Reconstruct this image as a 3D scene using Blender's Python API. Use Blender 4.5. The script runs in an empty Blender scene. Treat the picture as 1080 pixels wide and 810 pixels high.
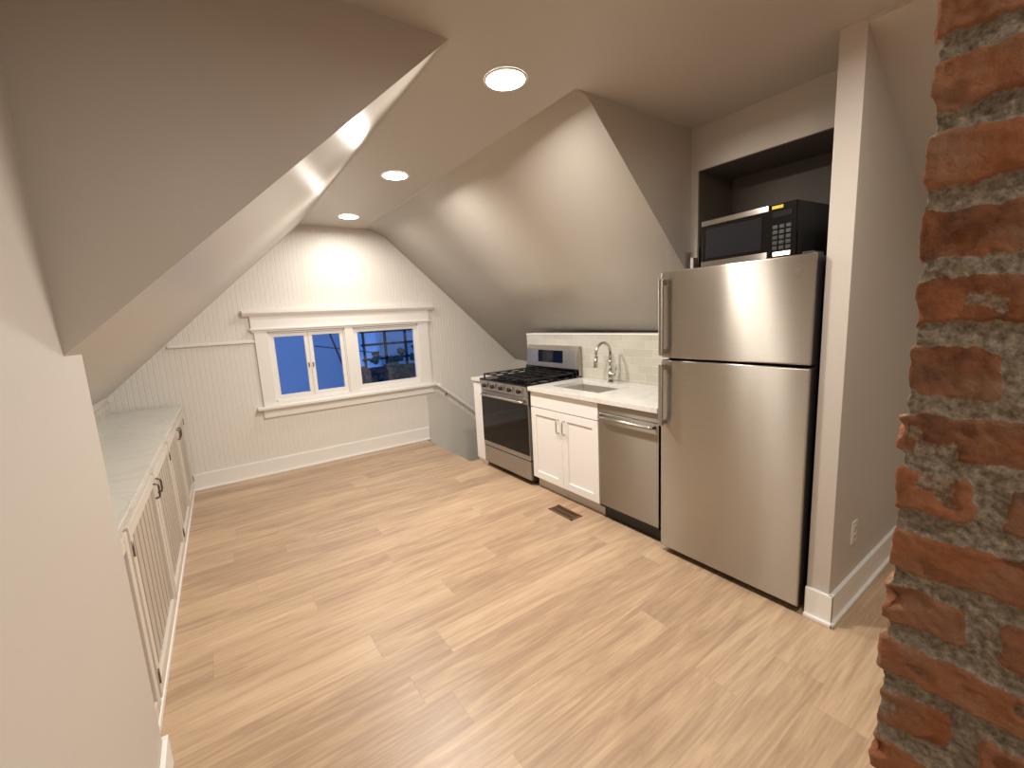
import bpy, bmesh, math, random
from mathutils import Vector, Matrix, noise
random.seed(7)
S=bpy.context.scene
COL=S.collection

# ---------------------------------------------------------------- materials
def srgb(r,g,b):
    f=lambda c:(c/255/12.92) if c/255<=0.04045 else ((c/255+0.055)/1.055)**2.4
    return (f(r),f(g),f(b),1)
def newmat(name):
    m=bpy.data.materials.new(name); m.use_nodes=True
    nt=m.node_tree; return m,nt,nt.nodes['Principled BSDF']
def N(nt,t,**kw):
    n=nt.nodes.new(t)
    for k,v in kw.items(): setattr(n,k,v)
    return n
def coords(nt,scale=(1,1,1)):
    tc=N(nt,'ShaderNodeTexCoord'); mp=N(nt,'ShaderNodeMapping')
    mp.inputs['Scale'].default_value=scale
    nt.links.new(tc.outputs['Object'],mp.inputs['Vector']); return mp.outputs['Vector']
def plain(name,col,rough=0.5,metal=0.0,bump=0.0,bscale=60,var=0.04,coat=0,sscale=(1,1,1),spec=.5):
    m,nt,b=newmat(name)
    v=coords(nt,sscale)
    nz=N(nt,'ShaderNodeTexNoise'); nz.inputs['Scale'].default_value=bscale; nz.inputs['Detail'].default_value=4
    nt.links.new(v,nz.inputs['Vector'])
    mix=N(nt,'ShaderNodeMix',data_type='RGBA')
    nt.links.new(nz.outputs['Fac'],mix.inputs[0])
    mix.inputs[6].default_value=tuple(c*(1-var) for c in col[:3])+(1,)
    mix.inputs[7].default_value=tuple(min(1,c*(1+var)) for c in col[:3])+(1,)
    nt.links.new(mix.outputs[2],b.inputs['Base Color'])
    b.inputs['Roughness'].default_value=rough; b.inputs['Metallic'].default_value=metal
    b.inputs['Specular IOR Level'].default_value=spec
    if coat: b.inputs['Coat Weight'].default_value=coat
    if bump:
        bp=N(nt,'ShaderNodeBump'); bp.inputs['Strength'].default_value=bump; bp.inputs['Distance'].default_value=0.002
        nt.links.new(nz.outputs['Fac'],bp.inputs['Height']); nt.links.new(bp.outputs[0],b.inputs['Normal'])
    return m
def emis(name,col,s):
    m,nt,b=newmat(name); b.inputs['Emission Color'].default_value=col; b.inputs['Emission Strength'].default_value=s
    b.inputs['Base Color'].default_value=(.8,.8,.8,1); return m

M={}
M['wall']=plain('wall_paint',srgb(200,193,184),0.5,bump=.15,bscale=90,var=.02)
M['ceil']=plain('ceiling_paint',srgb(194,187,177),0.36,bump=.12,bscale=90,var=.02)
M['alcove_shade']=plain('alcove_painted_shade',srgb(98,90,81),0.6,bump=.12,bscale=90,var=.02)  # wall colour darkened to paint in the shade inside the fridge recess
M['trim']=plain('trim_white',srgb(238,236,231),0.35,var=.02)
M['cab']=plain('cabinet_white',srgb(240,238,235),0.35,var=.02)
M['cabL']=plain('cabinet_cream',srgb(212,204,193),0.4,var=.03)
M['panelL']=plain('cabinet_slat',srgb(184,174,161),0.45,var=.04,bscale=20)
M['grey']=plain('stair_grey',srgb(208,204,195),0.5,var=.03)
M['toe']=plain('toe_kick',srgb(200,196,188),0.5)
M['black']=plain('black_gloss',srgb(8,8,9),0.06,var=0,spec=.35)
M['blackm']=plain('black_matte',srgb(20,20,21),0.45)
M['iron']=plain('cast_iron',srgb(16,16,17),0.55,bump=.3,bscale=300)
M['fridgeside']=plain('appliance_side',srgb(40,40,42),0.4,bump=.3,bscale=400)
M['chrome']=plain('brushed_nickel',srgb(190,184,175),0.25,metal=1)
M['bronze']=plain('pewter_hardware',srgb(120,110,98),0.35,metal=1)
M['vent']=plain('vent_brown',srgb(120,95,70),0.4,metal=.6)
M['yellow']=plain('sticker_yellow',srgb(220,190,40),0.5)
M['plastic']=plain('white_plastic',srgb(225,220,210),0.3,var=.01)
M['display']=plain('display_dark',srgb(22,24,30),0.1)
M['lens']=emis('led_lens',(1,.95,.89,1),25)

def steel(name,col,rough,an=.98,wav=.004):
    m,nt,b=newmat(name)
    b.inputs['Metallic'].default_value=1
    v=coords(nt,(2,2,260))
    nz=N(nt,'ShaderNodeTexNoise'); nz.inputs['Scale'].default_value=1; nz.inputs['Detail'].default_value=3
    nt.links.new(v,nz.inputs['Vector'])
    mix=N(nt,'ShaderNodeMix',data_type='RGBA'); nt.links.new(nz.outputs['Fac'],mix.inputs[0])
    mix.inputs[6].default_value=tuple(c*.93 for c in col[:3])+(1,); mix.inputs[7].default_value=tuple(c*1.06 for c in col[:3])+(1,)
    nt.links.new(mix.outputs[2],b.inputs['Base Color'])
    b.inputs['Roughness'].default_value=rough
    b.inputs['Anisotropic'].default_value=an; b.inputs['Anisotropic Rotation'].default_value=.25
    tg=N(nt,'ShaderNodeTangent',direction_type='RADIAL',axis='Z')
    nt.links.new(tg.outputs[0],b.inputs['Tangent'])
    v2=coords(nt,(1,1,.3)); n2=N(nt,'ShaderNodeTexNoise'); n2.inputs['Scale'].default_value=3.2; n2.inputs['Detail'].default_value=1
    nt.links.new(v2,n2.inputs['Vector'])
    bp=N(nt,'ShaderNodeBump'); bp.inputs['Strength'].default_value=.5; bp.inputs['Distance'].default_value=wav
    nt.links.new(n2.outputs['Fac'],bp.inputs['Height']); nt.links.new(bp.outputs[0],b.inputs['Normal'])
    return m
M['steel']=steel('stainless',srgb(182,177,169),.31,wav=.012)
M['steel2']=steel('stainless_dark',srgb(162,156,147),.34,wav=.006)

def quartz(name,base,vein):
    m,nt,b=newmat(name); v=coords(nt)
    n1=N(nt,'ShaderNodeTexNoise'); n1.inputs['Scale'].default_value=2.2; n1.inputs['Detail'].default_value=8; n1.inputs['Distortion'].default_value=1.6
    nt.links.new(v,n1.inputs['Vector'])
    r=N(nt,'ShaderNodeValToRGB'); e=r.color_ramp.elements
    e[0].position=.46; e[0].color=base; e[1].position=.54; e[1].color=base
    x=e.new(.5); x.color=vein
    nt.links.new(n1.outputs['Fac'],r.inputs[0]); nt.links.new(r.outputs[0],b.inputs['Base Color'])
    b.inputs['Roughness'].default_value=.2
    return m
M['quartz']=quartz('quartz_counter',srgb(222,220,214),srgb(214,211,204))
M['quartzL']=quartz('quartz_ledge',srgb(208,207,200),srgb(201,199,192))

def beadboard():
    m,nt,b=newmat('beadboard_white')
    tc=N(nt,'ShaderNodeTexCoord'); sx=N(nt,'ShaderNodeSeparateXYZ'); nt.links.new(tc.outputs['Object'],sx.inputs[0])
    a=N(nt,'ShaderNodeMath',operation='DIVIDE'); a.inputs[1].default_value=.042; nt.links.new(sx.outputs[0],a.inputs[0])
    f=N(nt,'ShaderNodeMath',operation='FRACT'); nt.links.new(a.outputs[0],f.inputs[0])
    r=N(nt,'ShaderNodeValToRGB'); e=r.color_ramp.elements
    e[0].position=0; e[0].color=(0,0,0,1); e[1].position=.12; e[1].color=(1,1,1,1)
    p=e.new(.88); p.color=(1,1,1,1); q=e.new(1); q.color=(0,0,0,1)
    nt.links.new(f.outputs[0],r.inputs[0])
    bp=N(nt,'ShaderNodeBump'); bp.inputs['Strength'].default_value=.7; bp.inputs['Distance'].default_value=.003
    nt.links.new(r.outputs[0],bp.inputs['Height']); nt.links.new(bp.outputs[0],b.inputs['Normal'])
    b.inputs['Base Color'].default_value=srgb(230,226,219); b.inputs['Roughness'].default_value=.5
    return m
M['bead']=beadboard()

def tile():
    m,nt,b=newmat('subway_tile')
    tc=N(nt,'ShaderNodeTexCoord'); sx=N(nt,'ShaderNodeSeparateXYZ'); nt.links.new(tc.outputs['Object'],sx.inputs[0])
    cb=N(nt,'ShaderNodeCombineXYZ'); nt.links.new(sx.outputs[1],cb.inputs[0]); nt.links.new(sx.outputs[2],cb.inputs[1])
    br=N(nt,'ShaderNodeTexBrick'); nt.links.new(cb.outputs[0],br.inputs['Vector'])
    br.inputs['Color1'].default_value=srgb(204,200,187); br.inputs['Color2'].default_value=srgb(189,186,173)
    br.inputs['Mortar'].default_value=srgb(222,219,208); br.inputs['Scale'].default_value=1
    br.inputs['Mortar Size'].default_value=.0020; br.inputs['Mortar Smooth'].default_value=.3
    br.inputs['Brick Width'].default_value=.15; br.inputs['Row Height'].default_value=.066
    nt.links.new(br.outputs['Color'],b.inputs['Base Color']); b.inputs['Roughness'].default_value=.12
    iv=N(nt,'ShaderNodeMath',operation='SUBTRACT'); iv.inputs[0].default_value=1; nt.links.new(br.outputs['Fac'],iv.inputs[1])
    bp=N(nt,'ShaderNodeBump'); bp.inputs['Strength'].default_value=.8; bp.inputs['Distance'].default_value=.002
    nt.links.new(iv.outputs[0],bp.inputs['Height']); nt.links.new(bp.outputs[0],b.inputs['Normal'])
    return m
M['tile']=tile()

def planks():
    m,nt,b=newmat('oak_vinyl_plank'); L=nt.links.new
    tc=N(nt,'ShaderNodeTexCoord'); sx=N(nt,'ShaderNodeSeparateXYZ'); L(tc.outputs['Object'],sx.inputs[0])
    W=.18; LN=1.5
    def mth(op,a,bv=None):
        n=N(nt,'ShaderNodeMath',operation=op)
        if isinstance(a,(int,float)): n.inputs[0].default_value=a
        else: L(a,n.inputs[0])
        if bv is not None:
            if isinstance(bv,(int,float)): n.inputs[1].default_value=bv
            else: L(bv,n.inputs[1])
        return n.outputs[0]
    yy=mth('DIVIDE',sx.outputs[1],W); row=mth('FLOOR',yy); fy=mth('FRACT',yy)
    wn=N(nt,'ShaderNodeTexWhiteNoise',noise_dimensions='1D'); L(row,wn.inputs['W'])
    xx=mth('ADD',mth('DIVIDE',sx.outputs[0],LN),wn.outputs['Value'])
    col=mth('FLOOR',xx); fx=mth('FRACT',xx)
    cb=N(nt,'ShaderNodeCombineXYZ'); L(row,cb.inputs[0]); L(col,cb.inputs[1])
    w2=N(nt,'ShaderNodeTexWhiteNoise',noise_dimensions='2D'); L(cb.outputs[0],w2.inputs['Vector'])
    gv=N(nt,'ShaderNodeCombineXYZ')
    L(mth('ADD',mth('MULTIPLY',sx.outputs[0],1.2),mth('MULTIPLY',w2.outputs['Value'],37)),gv.inputs[0])
    L(mth('MULTIPLY',sx.outputs[1],10),gv.inputs[1]); L(mth('MULTIPLY',w2.outputs['Value'],11),gv.inputs[2])
    g=N(nt,'ShaderNodeTexNoise'); g.inputs['Scale'].default_value=1.3; g.inputs['Detail'].default_value=9; g.inputs['Roughness'].default_value=.66; g.inputs['Distortion'].default_value=1.0
    L(gv.outputs[0],g.inputs['Vector'])
    gv2=N(nt,'ShaderNodeCombineXYZ')
    L(mth('ADD',mth('MULTIPLY',sx.outputs[0],4),mth('MULTIPLY',w2.outputs['Value'],17)),gv2.inputs[0])
    L(mth('MULTIPLY',sx.outputs[1],80),gv2.inputs[1])
    g2=N(nt,'ShaderNodeTexNoise'); g2.inputs['Scale'].default_value=1; g2.inputs['Detail'].default_value=5
    L(gv2.outputs[0],g2.inputs['Vector'])
    r=N(nt,'ShaderNodeValToRGB'); e=r.color_ramp.elements
    e[0].position=.0; e[0].color=srgb(138,114,93); e[1].position=1; e[1].color=srgb(210,186,157)
    a=e.new(.35); a.color=srgb(166,139,113); a2=e.new(.65); a2.color=srgb(191,164,134)
    fac=mth('ADD',mth('MULTIPLY',w2.outputs['Value'],.28),mth('MULTIPLY',mth('SUBTRACT',g.outputs['Fac'],.20),1.2))
    fac=mth('ADD',fac,mth('MULTIPLY',mth('SUBTRACT',g2.outputs['Fac'],.5),.65))
    L(fac,r.inputs[0])
    ey=mth('MINIMUM',fy,mth('SUBTRACT',1,fy)); ex=mth('MINIMUM',fx,mth('SUBTRACT',1,fx))
    sy=mth('LESS_THAN',ey,.006); sxm=mth('LESS_THAN',ex,.0008); seam=mth('MAXIMUM',sy,sxm)
    mx=N(nt,'ShaderNodeMix',data_type='RGBA'); L(mth('MULTIPLY',seam,.25),mx.inputs[0]); L(r.outputs[0],mx.inputs[6]); mx.inputs[7].default_value=srgb(110,84,62)
    L(mx.outputs[2],b.inputs['Base Color'])
    b.inputs['Roughness'].default_value=.36
    bp=N(nt,'ShaderNodeBump'); bp.inputs['Strength'].default_value=.12; bp.inputs['Distance'].default_value=.002
    L(g2.outputs['Fac'],bp.inputs['Height']); L(bp.outputs[0],b.inputs['Normal'])
    return m
M['floor']=planks()

def glass():
    m=bpy.data.materials.new('window_glass'); m.use_nodes=True; nt=m.node_tree; nt.nodes.clear()
    o=N(nt,'ShaderNodeOutputMaterial'); t=N(nt,'ShaderNodeBsdfTransparent'); g=N(nt,'ShaderNodeBsdfGlossy'); g.inputs['Roughness'].default_value=.02
    mx=N(nt,'ShaderNodeMixShader'); mx.inputs[0].default_value=.05
    nt.links.new(t.outputs[0],mx.inputs[1]); nt.links.new(g.outputs[0],mx.inputs[2]); nt.links.new(mx.outputs[0],o.inputs[0]); return m
M['glass']=glass()

def brickmat():
    m,nt,b=newmat('old_brick'); L=nt.links.new
    v=coords(nt)
    am=N(nt,'ShaderNodeAttribute',attribute_name='mortar'); ab=N(nt,'ShaderNodeAttribute',attribute_name='bid')
    n1=N(nt,'ShaderNodeTexNoise'); n1.inputs['Scale'].default_value=24; n1.inputs['Detail'].default_value=10; n1.inputs['Roughness'].default_value=.7; L(v,n1.inputs['Vector'])
    n2=N(nt,'ShaderNodeTexNoise'); n2.inputs['Scale'].default_value=150; n2.inputs['Detail'].default_value=6; n2.inputs['Roughness'].default_value=.65; L(v,n2.inputs['Vector'])
    n3=N(nt,'ShaderNodeTexNoise'); n3.inputs['Scale'].default_value=14; n3.inputs['Detail'].default_value=6; L(v,n3.inputs['Vector'])
    ad=N(nt,'ShaderNodeMath',operation='MULTIPLY_ADD'); L(ab.outputs['Fac'],ad.inputs[0]); ad.inputs[1].default_value=.22; L(n1.outputs['Fac'],ad.inputs[2])
    r=N(nt,'ShaderNodeValToRGB'); e=r.color_ramp.elements
    e[0].position=.34; e[0].color=srgb(78,52,40); e[1].position=1; e[1].color=srgb(176,120,86)
    a=e.new(.48); a.color=srgb(120,76,52); c=e.new(.62); c.color=srgb(144,92,62); c=e.new(.82); c.color=srgb(160,103,70)
    L(ad.outputs[0],r.inputs[0])
    d1=N(nt,'ShaderNodeMapRange'); L(n3.outputs['Fac'],d1.inputs[0]); d1.inputs[1].default_value=.38; d1.inputs[2].default_value=.68; d1.inputs[3].default_value=0; d1.inputs[4].default_value=1.0
    dm=N(nt,'ShaderNodeMath',operation='MULTIPLY'); L(d1.outputs[0],dm.inputs[0]); L(n2.outputs['Fac'],dm.inputs[1])
    dx=N(nt,'ShaderNodeMix',data_type='RGBA'); L(dm.outputs[0],dx.inputs[0]); L(r.outputs[0],dx.inputs[6]); dx.inputs[7].default_value=srgb(146,122,102)
    rm=N(nt,'ShaderNodeValToRGB'); e=rm.color_ramp.elements
    e[0].position=.3; e[0].color=srgb(98,86,73); e[1].position=.7; e[1].color=srgb(168,154,136)
    L(n2.outputs['Fac'],rm.inputs[0])
    s1=N(nt,'ShaderNodeMath',operation='SUBTRACT'); L(n2.outputs['Fac'],s1.inputs[0]); s1.inputs[1].default_value=.5
    s2=N(nt,'ShaderNodeMath',operation='MULTIPLY_ADD'); L(s1.outputs[0],s2.inputs[0]); s2.inputs[1].default_value=1.1; L(am.outputs['Fac'],s2.inputs[2])
    s3=N(nt,'ShaderNodeMapRange'); L(s2.outputs[0],s3.inputs[0]); s3.inputs[1].default_value=.34; s3.inputs[2].default_value=.62
    mx=N(nt,'ShaderNodeMix',data_type='RGBA'); L(s3.outputs[0],mx.inputs[0]); L(dx.outputs[2],mx.inputs[6]); L(rm.outputs[0],mx.inputs[7])
    L(mx.outputs[2],b.inputs['Base Color']); b.inputs['Roughness'].default_value=.85; b.inputs['Specular IOR Level'].default_value=.25
    bp=N(nt,'ShaderNodeBump'); bp.inputs['Strength'].default_value=.9; bp.inputs['Distance'].default_value=.004
    L(n2.outputs['Fac'],bp.inputs['Height']); L(bp.outputs[0],b.inputs['Normal'])
    return m
M['brick']=brickmat()

# ---------------------------------------------------------------- mesh builder
class B:
    def __init__(s,name): s.name=name; s.bm=bmesh.new(); s.mats=[]; s.smooth=False
    def mi(s,k):
        if k not in s.mats: s.mats.append(k)
        return s.mats.index(k)
    def merge(s,t,k,smooth=False,mat=None):
        i=s.mi(k)
        if mat is not None: bmesh.ops.transform(t,matrix=mat,verts=t.verts)
        for f in t.faces: f.material_index=i; f.smooth=smooth
        me=bpy.data.meshes.new('tmp'); t.to_mesh(me); t.free(); s.bm.from_mesh(me); bpy.data.meshes.remove(me)
    def box(s,x0,x1,y0,y1,z0,z1,k,bev=0,seg=2,mat=None):
        t=bmesh.new(); bmesh.ops.create_cube(t,size=1)
        for v in t.verts:
            v.co=Vector(((x0+x1)/2+v.co.x*(x1-x0),(y0+y1)/2+v.co.y*(y1-y0),(z0+z1)/2+v.co.z*(z1-z0)))
        if bev: bmesh.ops.bevel(t,geom=t.edges[:],offset=bev,segments=seg,profile=.6,affect='EDGES')
        s.merge(t,k,False,mat)
    def prism(s,poly,axis,a,b,k,bev=0,poly2=None):
        t=bmesh.new()
        def P(p,c):
            return {'x':(c,p[0],p[1]),'y':(p[0],c,p[1]),'z':(p[0],p[1],c)}[axis]
        v0=[t.verts.new(P(p,a)) for p in poly]; v1=[t.verts.new(P(p,b)) for p in (poly2 or poly)]
        t.faces.new(v0); t.faces.new(v1[::-1]); n=len(poly)
        for i in range(n): t.faces.new((v0[i],v1[i],v1[(i+1)%n],v0[(i+1)%n]))
        bmesh.ops.recalc_face_normals(t,faces=t.faces[:])
        if bev: bmesh.ops.bevel(t,geom=t.edges[:],offset=bev,segments=2,affect='EDGES')
        s.merge(t,k)
    def cyl(s,p0,p1,r,k,seg=24,r2=None,bev=0):
        p0=Vector(p0);p1=Vector(p1); d=p1-p0
        t=bmesh.new(); bmesh.ops.create_cone(t,cap_ends=True,segments=seg,radius1=r,radius2=r if r2 is None else r2,depth=d.length)
        if bev: bmesh.ops.bevel(t,geom=[e for e in t.edges if len(e.link_faces)==2 and any(len(f.verts)>4 for f in e.link_faces)],offset=bev,segments=2,affect='EDGES')
        mt=Matrix.Translation((p0+p1)/2)@Vector((0,0,1)).rotation_difference(d).to_matrix().to_4x4()
        i=s.mi(k)
        bmesh.ops.transform(t,matrix=mt,verts=t.verts)
        for f in t.faces: f.material_index=i; f.smooth=len(f.verts)<=4
        me=bpy.data.meshes.new('tmp'); t.to_mesh(me); t.free(); s.bm.from_mesh(me); bpy.data.meshes.remove(me)
    def tube(s,pts,r,k,seg=12,rs=None):
        pts=[Vector(p) for p in pts]; t=bmesh.new(); rings=[]
        up=Vector((0.123,0.2,1)).normalized(); prev=None
        for i,p in enumerate(pts):
            d=(pts[min(i+1,len(pts)-1)]-pts[max(i-1,0)]).normalized()
            if prev is None:
                a=d.cross(up); 
                if a.length<.1: a=d.cross(Vector((1,0,0)))
                a.normalize()
            else:
                a=(prev-d*prev.dot(d)).normalized()
            prev=a; b=d.cross(a); rr=rs[i] if rs else r
            rings.append([t.verts.new(p+a*math.cos(2*math.pi*j/seg)*rr+b*math.sin(2*math.pi*j/seg)*rr) for j in range(seg)])
        for i in range(len(rings)-1):
            for j in range(seg):
                t.faces.new((rings[i][j],rings[i][(j+1)%seg],rings[i+1][(j+1)%seg],rings[i+1][j]))
        t.faces.new(rings[0][::-1]); t.faces.new(rings[-1])
        bmesh.ops.recalc_face_normals(t,faces=t.faces[:])
        s.merge(t,k,True)
    def done(s,loc=None,rot=0):
        me=bpy.data.meshes.new(s.name)
        if loc is not None:
            bmesh.ops.translate(s.bm,vec=-Vector(loc),verts=s.bm.verts)
        s.bm.to_mesh(me); s.bm.free()
        for k in s.mats: me.materials.append(M[k])
        o=bpy.data.objects.new(s.name,me); COL.objects.link(o)
        if loc is not None: o.location=loc
        o.rotation_euler.z=rot
        return o

# ---------------------------------------------------------------- constants
CZ=2.55; YB=5.01; WL=-.304; YC=1.58
LSn=lambda x: CZ-.875*(.93-x)
LSf=lambda x: CZ-.92*(.93-x)

b=B('floor'); b.box(-1.0,3.7,-1.5,3.87,-.15,0,'floor'); b.box(-1.0,2.13,3.87,YB+.1,-.15,0,'floor'); b.done()
b=B('ceiling'); b.box(-1.0,3.7,-1.5,YB+.1,CZ,CZ+.1,'ceil'); b.done()
b=B('ceiling_slope_left')
pn=[(.90,CZ+.02),(.90,CZ),(-.76,LSn(-.79)),(-1.0,LSn(-.79)),(-1.0,CZ+.02)]
pf=[(.94,CZ+.02),(.94,CZ),(-.76,LSf(-.77)),(-1.0,LSf(-.77)),(-1.0,CZ+.02)]
b.prism(pn,'y',YC,YB+.02,'ceil',poly2=pf); b.done()
# right slope with a rounded plaster transition to the flat ceiling
def rsec(x0,xm,zm,xe,ze,r):
    sl=(CZ-zm)/(xm-x0); dx=r/math.sqrt(1+sl*sl)
    A=Vector((x0-r,CZ+.0005)); C=Vector((x0,CZ)); E=Vector((x0+dx,CZ-sl*dx))
    arc=[A*(1-t)**2+C*2*t*(1-t)+E*t*t for t in [i/8 for i in range(9)]]
    return [tuple(p) for p in arc]+[(xm,zm),(xe,ze),(xe,CZ+.02),(x0-r,CZ+.02)]
b=B('ceiling_slope_right')
b.prism(rsec(1.64,2.46,1.757,3.7,.70,.07),'y',1.6,YB+.02,'ceil',poly2=rsec(1.76,2.58,1.812,3.7,.80,.18)); o=b.done()
for p in o.data.polygons: p.use_smooth=abs(p.normal.y)<.6
b=B('ceiling_slope_entry'); b.prism([(2.20,CZ-.02),(2.20,CZ+.02),(3.7,CZ+.02),(3.7,1.70)],'y',-1.5,.665,'ceil'); b.done()
b=B('wall_entry_left'); b.box(-.45,WL,-1.5,YC,0,CZ,'wall'); b.prism([(-.45,0),(WL,0),(WL,LSn(WL)),(-.45,LSn(-.45))],'y',YC,1.78,'wall'); b.done()
b=B('wall_left'); b.box(-.95,-.75,YC,YB,0,1.02,'wall'); b.done()
b=B('wall_rear'); b.box(-1,3.7,-1.65,-1.5,0,CZ,'wall'); b.done()
b=B('wall_right'); b.box(3.6,3.75,-1.5,YB,-1.9,CZ,'wall'); b.done()
b=B('wall_partition'); b.box(2.2,3.6,.66,.752,0,CZ,'wall',bev=.003); b.done()
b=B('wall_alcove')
b.box(2.92,3.0,.7525,1.61,0,CZ,'alcove_shade'); b.box(2.54,2.92,.7525,1.61,2.304,CZ,'wall'); b.box(2.545,2.92,.7525,1.56,2.30,2.304,'alcove_shade'); b.box(2.50,2.92,1.555,1.575,0,1.80,'wall'); b.box(2.545,2.92,1.548,1.5545,1.0,2.30,'alcove_shade')  # recess back plus thin soffit and side sheets carry the painted-in shade
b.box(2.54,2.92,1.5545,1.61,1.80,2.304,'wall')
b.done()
b=B('wall_kitchen'); b.box(2.85,2.97,1.58,3.72,0,1.30,'wall'); b.box(2.838,2.975,1.58,3.722,1.30,1.312,'trim',.003); b.done()
b=B('backsplash_tile'); b.box(2.842,2.85,1.58,3.72,.905,1.30,'tile'); b.done()
b=B('wall_back'); Y0,Y1=YB,YB+.14; ZS0,ZS1=.75,1.47
b.box(-1,.52,Y0,Y1,-.1,CZ,'bead'); b.box(2.14,3.75,Y0,Y1,-1.9,CZ,'bead'); b.box(.52,2.14,Y0,Y1,-.1,ZS0,'bead'); b.box(.52,2.14,Y0,Y1,ZS1,CZ,'bead'); b.box(1.27,1.36,Y0,Y1,ZS0,ZS1,'bead'); b.done()
b=B('wall_stairwell'); b.prism([(2.19,-1.9),(2.19,.64),(2.35,.60),(3.6,-.55),(3.6,-1.9)],'y',YB-.008,YB,'grey')
b.box(2.13,3.6,3.80,3.87,-1.9,-.151,'grey'); b.box(2.03,2.13,3.87,YB-.01,-1.9,-.151,'grey'); b.done()
b=B('staircase')
for i in range(7):
    b.box(2.14+.235*i-(.02 if i else 0),3.585 if i==6 else 2.14+.235*(i+1)-.012*(i>=5),3.88,YB-.02,-.2*(i+1)-.04,-.2*(i+1),'grey',.006)
    if i<6: b.box(2.14+.235*i,2.155+.235*i,3.88,YB-.02,-.2*(i+1),-.2*i-(0.0 if i else .02),'trim')
b.done()
b=B('stair_handrail')
b.tube([(2.33,YB-.05,.70),(2.36,YB-.05,.675),(2.6,YB-.05,.475),(3.1,YB-.05,.06),(3.4,YB-.05,-.19)],.02,'trim')
for x,z in ((2.45,.60),(3.1,.06)): b.tube([(x,YB-.0,z-.06),(x,YB-.04,z-.05),(x,YB-.05,z-.01)],.007,'bronze')
b.done()
def bb(name,x0,x1,y0,y1,h=.15,shoe=None):
    b=B(name); b.box(x0,x1,y0,y1,0,h,'trim',.004)
    if shoe: b.box(*shoe,0,.02,'trim',.006)
    b.done()
bb('baseboard_back',-.30,2.18,YB-.018,YB,.16,(-.30,2.18,YB-.034,YB-.016))
b=B('baseboard_partition'); b.box(2.183,3.6,.642,.66,0,.15,'trim',.004); b.box(2.182,2.2,.642,.752,0,.15,'trim',.004)
b.box(2.168,3.6,.628,.644,0,.02,'trim',.005); b.box(2.168,2.184,.628,.752,0,.02,'trim',.005); b.done()
b=B('baseboard_entry_left'); b.box(WL,WL+.016,-1.5,1.78,0,.12,'trim',.004); b.box(WL-.1,WL+.016,1.78,1.796,0,.12,'trim',.004); b.done()

b=B('trim_1')
yf=YB-.022
b.box(.40,.52,yf,YB,.72,1.50,'trim',.003); b.box(2.14,2.27,yf,YB,.72,1.50,'trim',.003); b.box(1.27,1.36,yf,YB,.72,1.50,'trim',.003)
b.box(.38,2.29,yf-.004,YB,1.475,1.64,'trim',.003)
b.box(.365,2.305,yf-.018,YB,1.495,1.515,'trim',.004)
b.prism([(YB,1.635),(YB-.035,1.635),(YB-.06,1.665),(YB-.06,1.695),(YB,1.695)],'x',.32,2.35,'trim')
b.box(.34,2.33,YB-.065,YB-.001,.69,.72,'trim',.005)
b.box(.51,2.15,YB-.02,YB-.001,.715,.756,'trim',.002)
b.box(.39,2.28,yf,YB,.60,.69,'trim',.003); b.box(.39,2.28,yf-.008,YB,.672,.69,'trim',.004)
b.done()
b=B('trim_2'); b.box(-.292,.40,YB-.02,YB,1.375,1.40,'trim',.004); b.done()
b=B('trim_3'); b.box(2.28,2.42,YB-.02,YB,.665,.69,'trim',.004); b.done()
def window(name,x0,x1,nsash):
    b=B(name); z0,z1=.75,1.47; ys=YB+.035
    b.box(x0+.001,x0+.012,YB-.01,YB+.13,z0+.001,z1-.001,'trim'); b.box(x1-.012,x1-.001,YB-.01,YB+.13,z0+.001,z1-.001,'trim'); b.box(x0+.001,x1-.001,YB-.01,YB+.13,z1-.012,z1-.001,'trim'); b.box(x0+.001,x1-.001,YB-.01,YB+.13,z0+.001,z0+.016,'trim')
    w=(x1-x0-.024)/nsash; f=.05
    for i in range(nsash):
        a=x0+.012+w*i+.001; c=a+w-.002
        b.box(a,a+f*.8,ys-.03,ys+.01,z0+.014,z1-.012,'trim',.003); b.box(c-f*.8,c,ys-.03,ys+.01,z0+.014,z1-.012,'trim',.003)
        b.box(a,c,ys-.028,ys+.01,z1-.012-f*.8,z1-.012,'trim',.003); b.box(a,c,ys-.028,ys+.01,z0+.014,z0+.014+f,'trim',.003)
        b.box(a+.03,c-.03,ys-.01,ys-.006,z0+.05,z1-.04,'glass')
        if nsash==2:
            xk=c-.02 if i==0 else a+.02; b.box(xk-.006,xk+.006,ys-.045,ys-.03,1.08,1.13,'chrome',.002)
    b.done()
window('window_1',.52,1.27,2); window('window_2',1.36,2.14,1)

def downlight(x,y,power=24):
    b=B('recessed_light')
    t=bmesh.new()
    seg=48; prof=[(.096,0),(.094,-.005),(.088,-.006),(.0865,-.003)]
    rings=[[t.verts.new((math.cos(2*math.pi*j/seg)*r,math.sin(2*math.pi*j/seg)*r,z)) for j in range(seg)] for r,z in prof]
    for a in range(len(rings)-1):
        for j in range(seg): t.faces.new((rings[a][j],rings[a][(j+1)%seg],rings[a+1][(j+1)%seg],rings[a+1][j]))
    b.merge(t,'trim',True)
    t=bmesh.new(); bmesh.ops.create_circle(t,cap_ends=True,segments=48,radius=.087); bmesh.ops.translate(t,vec=(0,0,-.004),verts=t.verts)
    for f in t.faces:
        if f.normal.z>0: f.normal_flip()
    b.merge(t,'lens')
    o=b.done(); o.location=(x,y,CZ-.0005)
    l=bpy.data.lights.new('lamp','AREA'); l.shape='DISK'; l.size=.17; l.energy=power; l.color=(1,.933,.852); l.spread=math.radians(172)
    lo=bpy.data.objects.new('lamp',l); COL.objects.link(lo); lo.parent=o; lo.location=(0,0,-.012)
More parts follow.
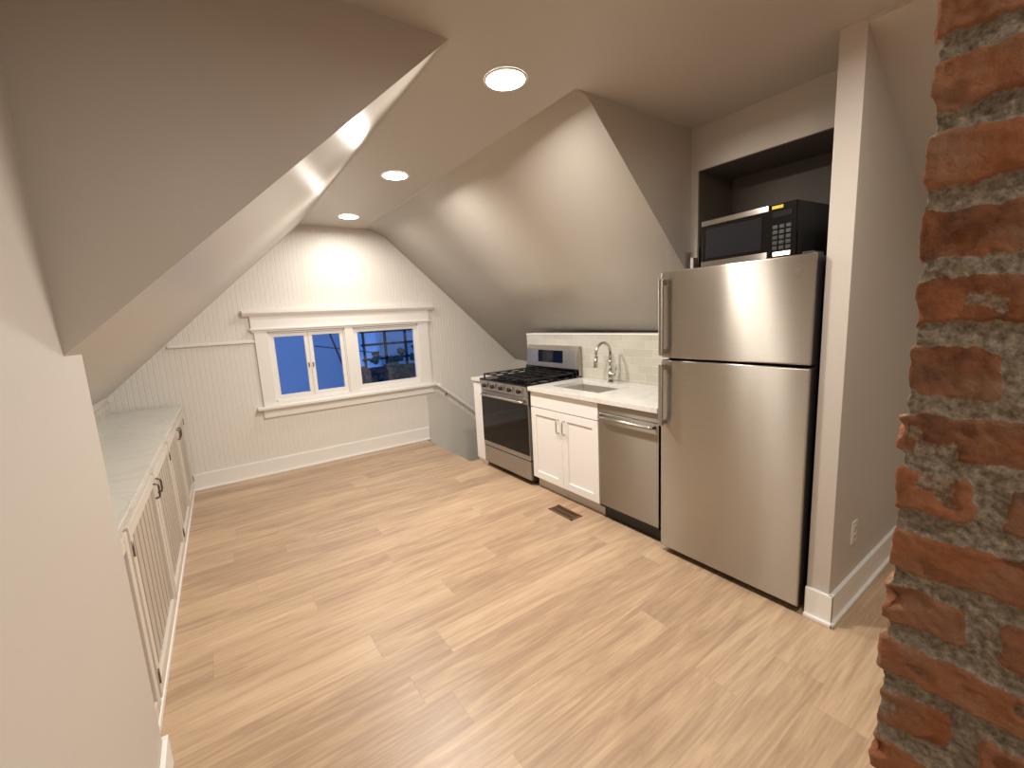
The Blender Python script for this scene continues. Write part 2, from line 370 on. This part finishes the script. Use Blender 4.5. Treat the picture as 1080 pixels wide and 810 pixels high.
for (x,y,p) in [(1.246,1.70,30),(1.27,3.14,34),(1.30,4.48,10),(1.25,.22,18),(.2,-.9,10)]: downlight(x,y,p)

# ---------------------------------------------------------------- left built-in cabinet
def xf(y): return -.352+(y-2.19)*(.062/2.8)
b=B('built_in_cabinet')
yA,yE=1.80,YB-.04
def quadprism(y0,y1,d0,d1,z0,z1,k,bev=0):
    b.prism([(xf(y0)+d0,y0),(xf(y0)+d1,y0),(xf(y1)+d1,y1),(xf(y1)+d0,y1)],'z',z0,z1,k,bev)
quadprism(yA,yE,-.36,-.02,0,.82,'cabL')
quadprism(yA,yE,-.02,.0,.0,.82,'cabL')
quadprism(yA,yE,0,.022,0,.035,'trim',.004)
b.prism([(-.748,yA),(xf(yA)+.03,yA),(xf(yE)+.03,yE),(-.748,yE)],'z',.82,.85,'quartzL',.003)
b.box(-.748,-.736,yA,yE,.85,.95,'tile')
doors=[(1.84,2.06),(2.09,2.83),(2.85,3.58),(3.63,4.30),(4.32,4.94)]
for (a,c) in doors:
    z0,z1=.06,.79; f=.055
    for (p,q,r0,r1) in ((a,a+f,z0,z1),(c-f,c,z0,z1)): quadprism(p,q,0,.024,r0,r1,'cabL',.002)
    quadprism(a+f,c-f,0,.0235,z0,z0+f,'cabL',.002); quadprism(a+f,c-f,0,.0235,z1-f,z1,'cabL',.002)
    n=max(1,round((c-a-2*f)/.085)); w=(c-a-2*f)/n
    for i in range(n): quadprism(a+f+w*i+.006,a+f+w*(i+1)-.006,0,.010,z0+f,z1-f,'panelL',.003)
for y in (2.79,2.89,4.26,4.36):
    x=xf(y)+.02
    b.tube([(x,y,.67),(x+.020,y,.675),(x+.024,y,.69),(x+.024,y,.73),(x+.020,y,.745),(x,y,.75)],.005,'bronze',8)
for y in (2.10,3.60,4.93):
    for z in (.15,.70):
        x=xf(y)+.02; b.cyl((x+.004,y,z-.03),(x+.004,y,z+.03),.006,'bronze',10)
b.done()

# ---------------------------------------------------------------- kitchen
XF=2.20
def shaker(b,x,y0,y1,z0,z1,f=.06,k='cab'):
    b.box(x,x+.018,y0,y0+f,z0,z1,k,.0015); b.box(x,x+.018,y1-f,y1,z0,z1,k,.0015)
    b.box(x,x+.018,y0+f-.001,y1-f+.001,z0,z0+f,k,.0015); b.box(x,x+.018,y0+f-.001,y1-f+.001,z1-f,z1,k,.0015)
    b.box(x+.010,x+.018,y0+f,y1-f,z0+f,z1-f,k)
b=B('sink_cabinet')
b.box(XF+.02,2.835,2.09,2.87,.10,.70,'cab'); b.box(XF+.02,XF+.10,2.09,2.87,.70,.868,'cab'); b.box(2.78,2.835,2.09,2.87,.70,.868,'cab')
b.box(XF+.02,2.835,2.09,2.11,.70,.868,'cab'); b.box(XF+.02,2.835,2.85,2.87,.70,.868,'cab')
b.box(XF+.06,2.80,2.09,2.87,.001,.10,'toe')
b.box(XF,XF+.018,2.093,2.867,.735,.862,'cab',.002)
shaker(b,XF,2.093,2.4785,.105,.728); shaker(b,XF,2.4815,2.867,.105,.728)
for y in (2.445,2.515):
    b.tube([(XF,y,.56),(XF-.024,y,.562),(XF-.03,y,.58),(XF-.03,y,.65),(XF-.024,y,.668),(XF,y,.67)],.005,'chrome',8)
b.done()
b=B('narrow_cabinet')
b.box(XF+.02,2.84,3.67,3.83,.001,.868,'cab',.002); b.box(XF,XF+.018,3.673,3.827,.05,.862,'cab',.002)
b.box(XF-.015,2.84,3.662,3.85,.87,.90,'quartz',.003); b.done()

b=B('kitchen_counter'); hx0,hx1,hy0,hy1=2.33,2.70,2.20,2.74; z0,z1=.87,.905; xa,xb,ya,yb=XF-.025,2.841,1.578,2.872
b.box(xa,hx0,ya,yb,z0,z1,'quartz',.002); b.box(hx1,xb,ya,yb,z0,z1,'quartz',.002); b.box(hx0-.003,hx1+.003,ya,hy0,z0,z1-.0003,'quartz'); b.box(hx0-.003,hx1+.003,hy1,yb,z0,z1-.0003,'quartz')
b.done()
M['sink']=plain('sink_steel',srgb(214,210,202),.38,metal=.85,var=.02)
b=B('kitchen_sink'); d=.16
b.box(hx0-.01,hx1+.01,hy0-.01,hy1+.01,.868-d,.868-d+.004,'sink')
b.box(hx0-.01,hx0-.004,hy0-.01,hy1+.01,.868-d,.868,'sink'); b.box(hx1+.004,hx1+.01,hy0-.01,hy1+.01,.868-d,.868,'sink')
b.box(hx0-.01,hx1+.01,hy0-.01,hy0-.004,.868-d,.868,'sink'); b.box(hx0-.01,hx1+.01,hy1+.004,hy1+.01,.868-d,.868,'sink')
b.cyl((2.52,2.47,.712),(2.52,2.47,.716),.045,'blackm'); b.done()
b=B('kitchen_faucet'); fx,fy=2.765,2.47
b.cyl((fx,fy,.905),(fx,fy,.912),.028,'chrome',bev=.002); b.cyl((fx,fy,.91),(fx,fy,1.01),.020,'chrome',bev=.003)
pts=[(fx,fy,1.0),(fx,fy,1.16)]
for i in range(0,13):
    a=math.pi*i/12; pts.append((fx-.085+.085*math.cos(a),fy,1.16+.085*math.sin(a)))
pts.append((fx-.172,fy,1.13)); b.tube(pts,.0115,'chrome',14)
b.cyl((fx-.171,fy,1.14),(fx-.178,fy,1.05),.0145,'chrome',r2=.017)
b.cyl((fx,fy,.975),(fx+.0,fy-.045,.975),.013,'chrome'); b.tube([(fx,fy-.04,.975),(fx,fy-.055,1.0),(fx-.01,fy-.07,1.05)],.006,'chrome',10)
b.done()

b=B('dishwasher'); y0,y1=1.578,2.083
b.box(XF+.03,2.80,y0,y1,.1,.865,'fridgeside'); b.box(XF+.05,2.7,y0,y1,.001,.10,'blackm')
b.box(XF-.005,XF+.03,y0+.003,y1-.003,.115,.80,'steel2',.004)
b.box(XF-.002,XF+.03,y0+.003,y1-.003,.803,.862,'steel2',.003)
b.box(XF+.0,XF+.03,y0+.003,y1-.003,.795,.806,'blackm')
b.tube([(XF-.005,y0+.03,.775),(XF-.035,y0+.035,.775),(XF-.04,y0+.06,.775),(XF-.04,y1-.06,.775),(XF-.035,y1-.035,.775),(XF-.005,y1-.03,.775)],.011,'steel2')
b.box(XF-.003,XF+.03,y0+.003,y1-.003,.10,.116,'blackm')
b.done()

b=B('gas_range'); y0,y1=2.885,3.650
b.box(XF+.01,2.80,y0,y1,.04,.895,'fridgeside',.003)
for yy in (y0+.06,y1-.06):
    for xx in (XF+.08,2.72): b.cyl((xx,yy,0),(xx,yy,.045),.015,'blackm')
b.box(XF-.012,2.835,y0,y1,.895,.915,'black',.004)
b.box(XF-.03,XF-.01,y0,y1,.897,.913,'black',.003)
b.prism([(XF-.03,.90),(XF+.02,.90),(XF+.02,.80),(XF-.015,.80)],'y',y0,y1,'steel',.002)
for i in range(5):
    yy=y0+.10+i*(y1-y0-.2)/4
    b.cyl((XF-.02,yy,.85),(XF-.03,yy,.851),.026,'steel',bev=.001); b.cyl((XF-.028,yy,.85),(XF-.055,yy,.853),.020,'blackm',bev=.002); 
b.box(XF-.018,XF+.012,y0+.002,y1-.002,.235,.795,'steel',.004)
b.box(XF-.021,XF-.016,y0+.004,y1-.004,.28,.74,'black',.002)
b.tube([(XF-.018,y0+.05,.762),(XF-.05,y0+.055,.762),(XF-.058,y0+.08,.762),(XF-.058,y1-.08,.762),(XF-.05,y1-.055,.762),(XF-.018,y1-.05,.762)],.012,'chrome')
b.box(XF-.016,XF+.012,y0+.002,y1-.002,.055,.225,'steel',.004)
b.box(XF-.012,XF+.012,y0+.004,y1-.004,.222,.238,'blackm')
b.cyl((XF-.016,(y0+y1)/2,.258),(XF-.0195,(y0+y1)/2,.258),.012,'chrome')
b.prism([(2.765,.912),(2.835,.912),(2.835,1.195),(2.80,1.195),(2.782,1.16)],'y',y0,y1,'steel',.003)
b.box(2.758,2.80,y0+.0,y1-.0,.915,.985,'black',.003)
b.prism([(2.768,1.03),(2.79,1.03),(2.792,1.15),(2.776,1.15)],'y',y0+.20,y1-.20,'black')
b.box(2.767,2.772,(y0+y1)/2-.06,(y0+y1)/2+.06,1.07,1.12,'display')
for bx in (2.34,2.62):
    for by in (y0+.17,y1-.17):
        b.cyl((bx,by,.914),(bx,by,.926),.05,'iron'); b.cyl((bx,by,.926),(bx,by,.934),.036,'blackm',bev=.002)
b.cyl((2.48,(y0+y1)/2,.914),(2.48,(y0+y1)/2,.93),.04,'iron')
for (ga,gb) in ((y0+.02,y0+.30),(y0+.31,y1-.31),(y1-.30,y1-.02)):
    for yy in (ga,gb): b.box(2.215,2.745,yy-.006,yy+.006,.944,.956,'iron',.002)
    for xx in (2.215,2.745,2.48): b.box(xx-.006,xx+.006,ga,gb,.944,.956,'iron',.002)
    for xx in (2.34,2.62):
        b.box(xx-.005,xx+.005,ga,gb,.946,.958,'iron',.002)
    m=(ga+gb)/2; b.box(2.215,2.745,m-.005,m+.005,.946,.958,'iron',.002)
    for xx in (2.22,2.74):
        for yy in (ga,gb): b.box(xx-.006,xx+.006,yy-.006,yy+.006,.914,.95,'iron')
b.done()

b=B('refrigerator'); y0,y1=.770,1.540; xd=2.155
b.box(xd+.075,2.86,y0+.004,y1-.004,.03,1.695,'fridgeside',.004)
b.box(xd+.09,2.8,y0+.02,y1-.02,0.0,.04,'blackm')
for (z0,z1) in ((.040,1.205),(1.217,1.705)):
    b.box(xd+.012,xd+.070,y0,y1,z0,z1,'fridgeside',.006)
    b.box(xd,xd+.02,y0+.001,y1-.001,z0+.001,z1-.001,'steel',.007,3)
b.box(xd+.07,xd+.076,y0+.01,y1-.01,.05,1.69,'blackm')
hy=y1-.03
for (z0,z1) in ((1.235,1.665),(.82,1.185)):
    b.box(xd-.05,xd-.032,hy-.013,hy+.013,z0,z1,'steel2',.006,3)
    for z in (z0+.02,z1-.02): b.box(xd-.04,xd+.002,hy-.010,hy+.010,z-.014,z+.014,'steel2',.004)
b.cyl((xd+.001,y0+.07,1.625),(xd-.002,y0+.07,1.625),.016,'chrome')
b.box(xd+.03,xd+.13,y0+.02,y0+.07,1.70,1.715,'blackm',.004)
b.done()

b=B('microwave_oven'); w,dp,h=.485,.31,.258
b.box(.018,dp,-w/2,w/2,.012,h,'blackm',.004)
b.box(0,.02,-w/2,w/2,.012,h,'black',.004)
b.box(-.004,.01,-w/2+.125,w/2,h-.026,h,'steel',.003); b.box(-.004,.01,-w/2+.125,w/2,.012,.045,'steel',.003)
b.box(-.003,.005,-w/2+.155,w/2-.03,.06,h-.045,'display',.002)
for r in range(5):
    for c in range(3): b.box(-.003,.002,-w/2+.022+c*.030,-w/2+.044+c*.030,.05+r*.024,.066+r*.024,'fridgeside',.001)
b.box(-.003,.002,-w/2+.02,-w/2+.105,h-.06,h-.035,'display')
b.box(-.005,.001,-w/2+.02,-w/2+.10,.020,.040,'steel',.001)
b.box(-.0045,.001,-w/2+.06,-w/2+.11,h-.022,h-.008,'yellow')
for x in (.04,dp-.04):
    for y in (-w/2+.04,w/2-.04): b.cyl((x,y,0),(x,y,.014),.012,'blackm')
o=b.done(); o.location=(2.262,1.130,1.696); o.rotation_euler.z=math.radians(-5)

b=B('floor_vent'); vx,vy=2.06,2.32
b.box(vx-.055,vx+.055,vy-.13,vy-.115,0,.005,'vent'); b.box(vx-.055,vx+.055,vy+.115,vy+.13,0,.005,'vent')
b.box(vx-.055,vx-.042,vy-.13,vy+.13,0,.005,'vent'); b.box(vx+.042,vx+.055,vy-.13,vy+.13,0,.005,'vent'); b.box(vx-.045,vx+.045,vy-.12,vy+.12,0,.001,'blackm')
for i in range(16): yy=vy-.11+i*.0147; b.box(vx-.045,vx+.045,yy-.003,yy+.003,0,.004,'vent')
b.box(vx-.004,vx+.004,vy-.12,vy+.12,0,.0045,'vent')
b.done()
b=B('wall_outlet'); b.box(2.435,2.505,.654,.66,.31,.425,'plastic',.002)
for z in (.345,.39):
    b.box(2.452,2.488,.652,.656,z-.015,z+.015,'plastic',.003); b.box(2.460,2.463,.6512,.653,z-.006,z+.006,'blackm'); b.box(2.475,2.478,.6512,.653,z-.006,z+.006,'blackm')
b.done()

# ---------------------------------------------------------------- brick chimney
def chimney():
    CX,CY=.68,.1435; pitch=.076; zo=.008
    ss=[-.32+.003*i for i in range(int(.20/.003))]+[-.12+.002*i for i in range(int(.16/.002))]+[.04+.004*i for i in range(21)]
    zs=[.0025*i for i in range(int(2.55/.0025)+1)]+[2.552]
    verts=[];mort=[];bid=[]
    rnd=[random.random() for _ in range(4000)]
    nn=noise.noise
    for z in zs:
        for s in ss:
            if s<-.006: bx,by,nx,ny=CX,CY+s,-1,0
            elif s>.006: bx,by,nx,ny=CX+s,CY,0,1
            else:
                a=(s+.006)/.012*math.pi/2; nx,ny=-math.cos(a),math.sin(a)
                bx=CX+.006+nx*.006; by=CY-.006+ny*.006
            p=Vector((bx,by,z))
            wz=z+nn(p*8)*.008
            k=math.floor((wz-zo)/pitch); fz=(wz-zo)-k*pitch
            dz=min(fz,pitch-fz)
            hdr=(k%2==0); j=(rnd[k+50]-.5)*.03
            if s<0: js=[-.090+j] if hdr else [-.195+j]; 
            else: js=[.195+j] if hdr else [.09+j]
            js=js+[js[0]-.215,js[0]+.215] 
            js=[q for q in js if (q<-.03)==(s<0) and abs(q)>.03]
            dy=min(abs(s-q) for q in js) if js else 1
            seg=sum(1 for q in js if s>q)
            d=min(dz,dy); 
            if dz<.02 and dy<.02: d=max(0,.02-math.hypot(.02-dz,.02-dy))
            d+=nn(p*24)*.0065+nn(p*60)*.0038+nn(p*150)*.0022
            m=1-min(1,max(0,(d-.0098)/.006)); m=m*m*(3-2*m)
            sm=nn(p*13+Vector((3,1,7)))+nn(p*45)*.3
            if sm>.44: m=max(m,min(1,(sm-.44)*7)*.6)
            bi=rnd[(k*7+seg*3)%4000]
            hb=(bi-.5)*.009+nn(p*34)*.0034+nn(p*100)*.0018
            pit=nn(p*22+Vector((9,0,2)))
            if pit>.26: hb-=(pit-.26)*.04
            hm=-.0058+nn(p*36)*.0060+nn(p*110)*.0034
            h=hb*(1-m)+hm*m
            verts.append((bx+nx*h,by+ny*h,z)); mort.append(m); bid.append(bi)
    W=len(ss); faces=[(r*W+c,r*W+c+1,(r+1)*W+c+1,(r+1)*W+c) for r in range(len(zs)-1) for c in range(W-1)]
    nv=len(verts)
    x0,x1,ya,yb=CX+.02,CX+.42,-.32,CY-.02
    c=[(x0,ya,0),(x1,ya,0),(x1,yb,0),(x0,yb,0),(x0,ya,2.55),(x1,ya,2.55),(x1,yb,2.55),(x0,yb,2.55)]
    verts+=c; mort+=[0.2]*8; bid+=[.5]*8
    for f in ((0,1,5,4),(1,2,6,5),(2,3,7,6),(3,0,4,7)): faces.append(tuple(nv+i for i in f))
    me=bpy.data.meshes.new('brick_chimney'); me.from_pydata(verts,[],faces)
    a=me.attributes.new('mortar','FLOAT','POINT'); a.data.foreach_set('value',mort)
    a=me.attributes.new('bid','FLOAT','POINT'); a.data.foreach_set('value',bid)
    me.materials.append(M['brick']); me.polygons.foreach_set('use_smooth',[True]*len(me.polygons)); me.update()
    o=bpy.data.objects.new('brick_chimney',me); COL.objects.link(o)
chimney()

# ---------------------------------------------------------------- outside
M['ext']=plain('neighbor_siding',srgb(225,228,234),.7,var=.04,bscale=2)
M['extd']=plain('neighbor_dark',srgb(52,54,60),.7)
M['leaf']=plain('leaf_green',srgb(96,100,78),.8,var=.3,bscale=12)
b=B('neighbor_house')
b.box(-2.5,2.35,8.6,8.8,-3,2.6,'ext')
b.box(2.35,6,8.7,8.8,-3,.62,'extd')
b.box(3.1,5.2,9.4,9.6,-3,3.4,'ext')
b.done()
b=B('fire_escape')
for x in (2.35,2.75,3.15,3.55): b.box(x-.02,x+.02,7.98,8.02,-3,1.38,'extd')
for z in (.85,1.12,1.36): b.box(2.3,3.6,7.98,8.02,z-.02,z+.02,'extd')
b.tube([(1.55,7.4,1.75),(2.0,7.4,.1)],.014,'extd'); b.tube([(1.72,7.4,1.8),(2.3,7.4,.15)],.014,'extd')
b.tube([(1.4,7.4,1.2),(2.4,7.4,1.0)],.008,'extd',8)
b.done()
b=B('tree_foliage')
for i in range(260):
    t=bmesh.new(); bmesh.ops.create_icosphere(t,subdivisions=1,radius=random.uniform(.02,.07))
    for v in t.verts: v.co+=Vector((random.uniform(-.03,.03),random.uniform(-.03,.03),random.uniform(-.03,.03)))
    bmesh.ops.translate(t,vec=(random.gauss(3.0,.35),random.uniform(7.2,7.8),random.gauss(.35,.3)),verts=t.verts); b.merge(t,'leaf')
b.tube([(3,7.5,-3),(3.05,7.5,0)],.08,'extd'); b.done()

w=bpy.data.worlds.new('World'); S.world=w; w.use_nodes=True
bg=w.node_tree.nodes['Background']; bg.inputs[0].default_value=(.075,.23,.72,1); bg.inputs[1].default_value=.9

# ---------------------------------------------------------------- camera
right=Vector((.8126,-.5811,-.0518)); fwd=Vector((.5677,.8081,-.1551)).normalized()
right=(right-fwd*right.dot(fwd)).normalized(); up=right.cross(fwd)
cam=bpy.data.cameras.new('camera'); co=bpy.data.objects.new('camera',cam); COL.objects.link(co)
mt=Matrix((right,up,-fwd)).transposed().to_4x4(); mt.translation=Vector((0,0,1.5)); co.matrix_world=mt
cam.sensor_fit='HORIZONTAL'; cam.sensor_width=36; cam.lens=452/1080*36; cam.clip_start=.02
S.camera=co
S.view_settings.view_transform='Standard'; S.view_settings.look='None'; S.view_settings.exposure=0.1
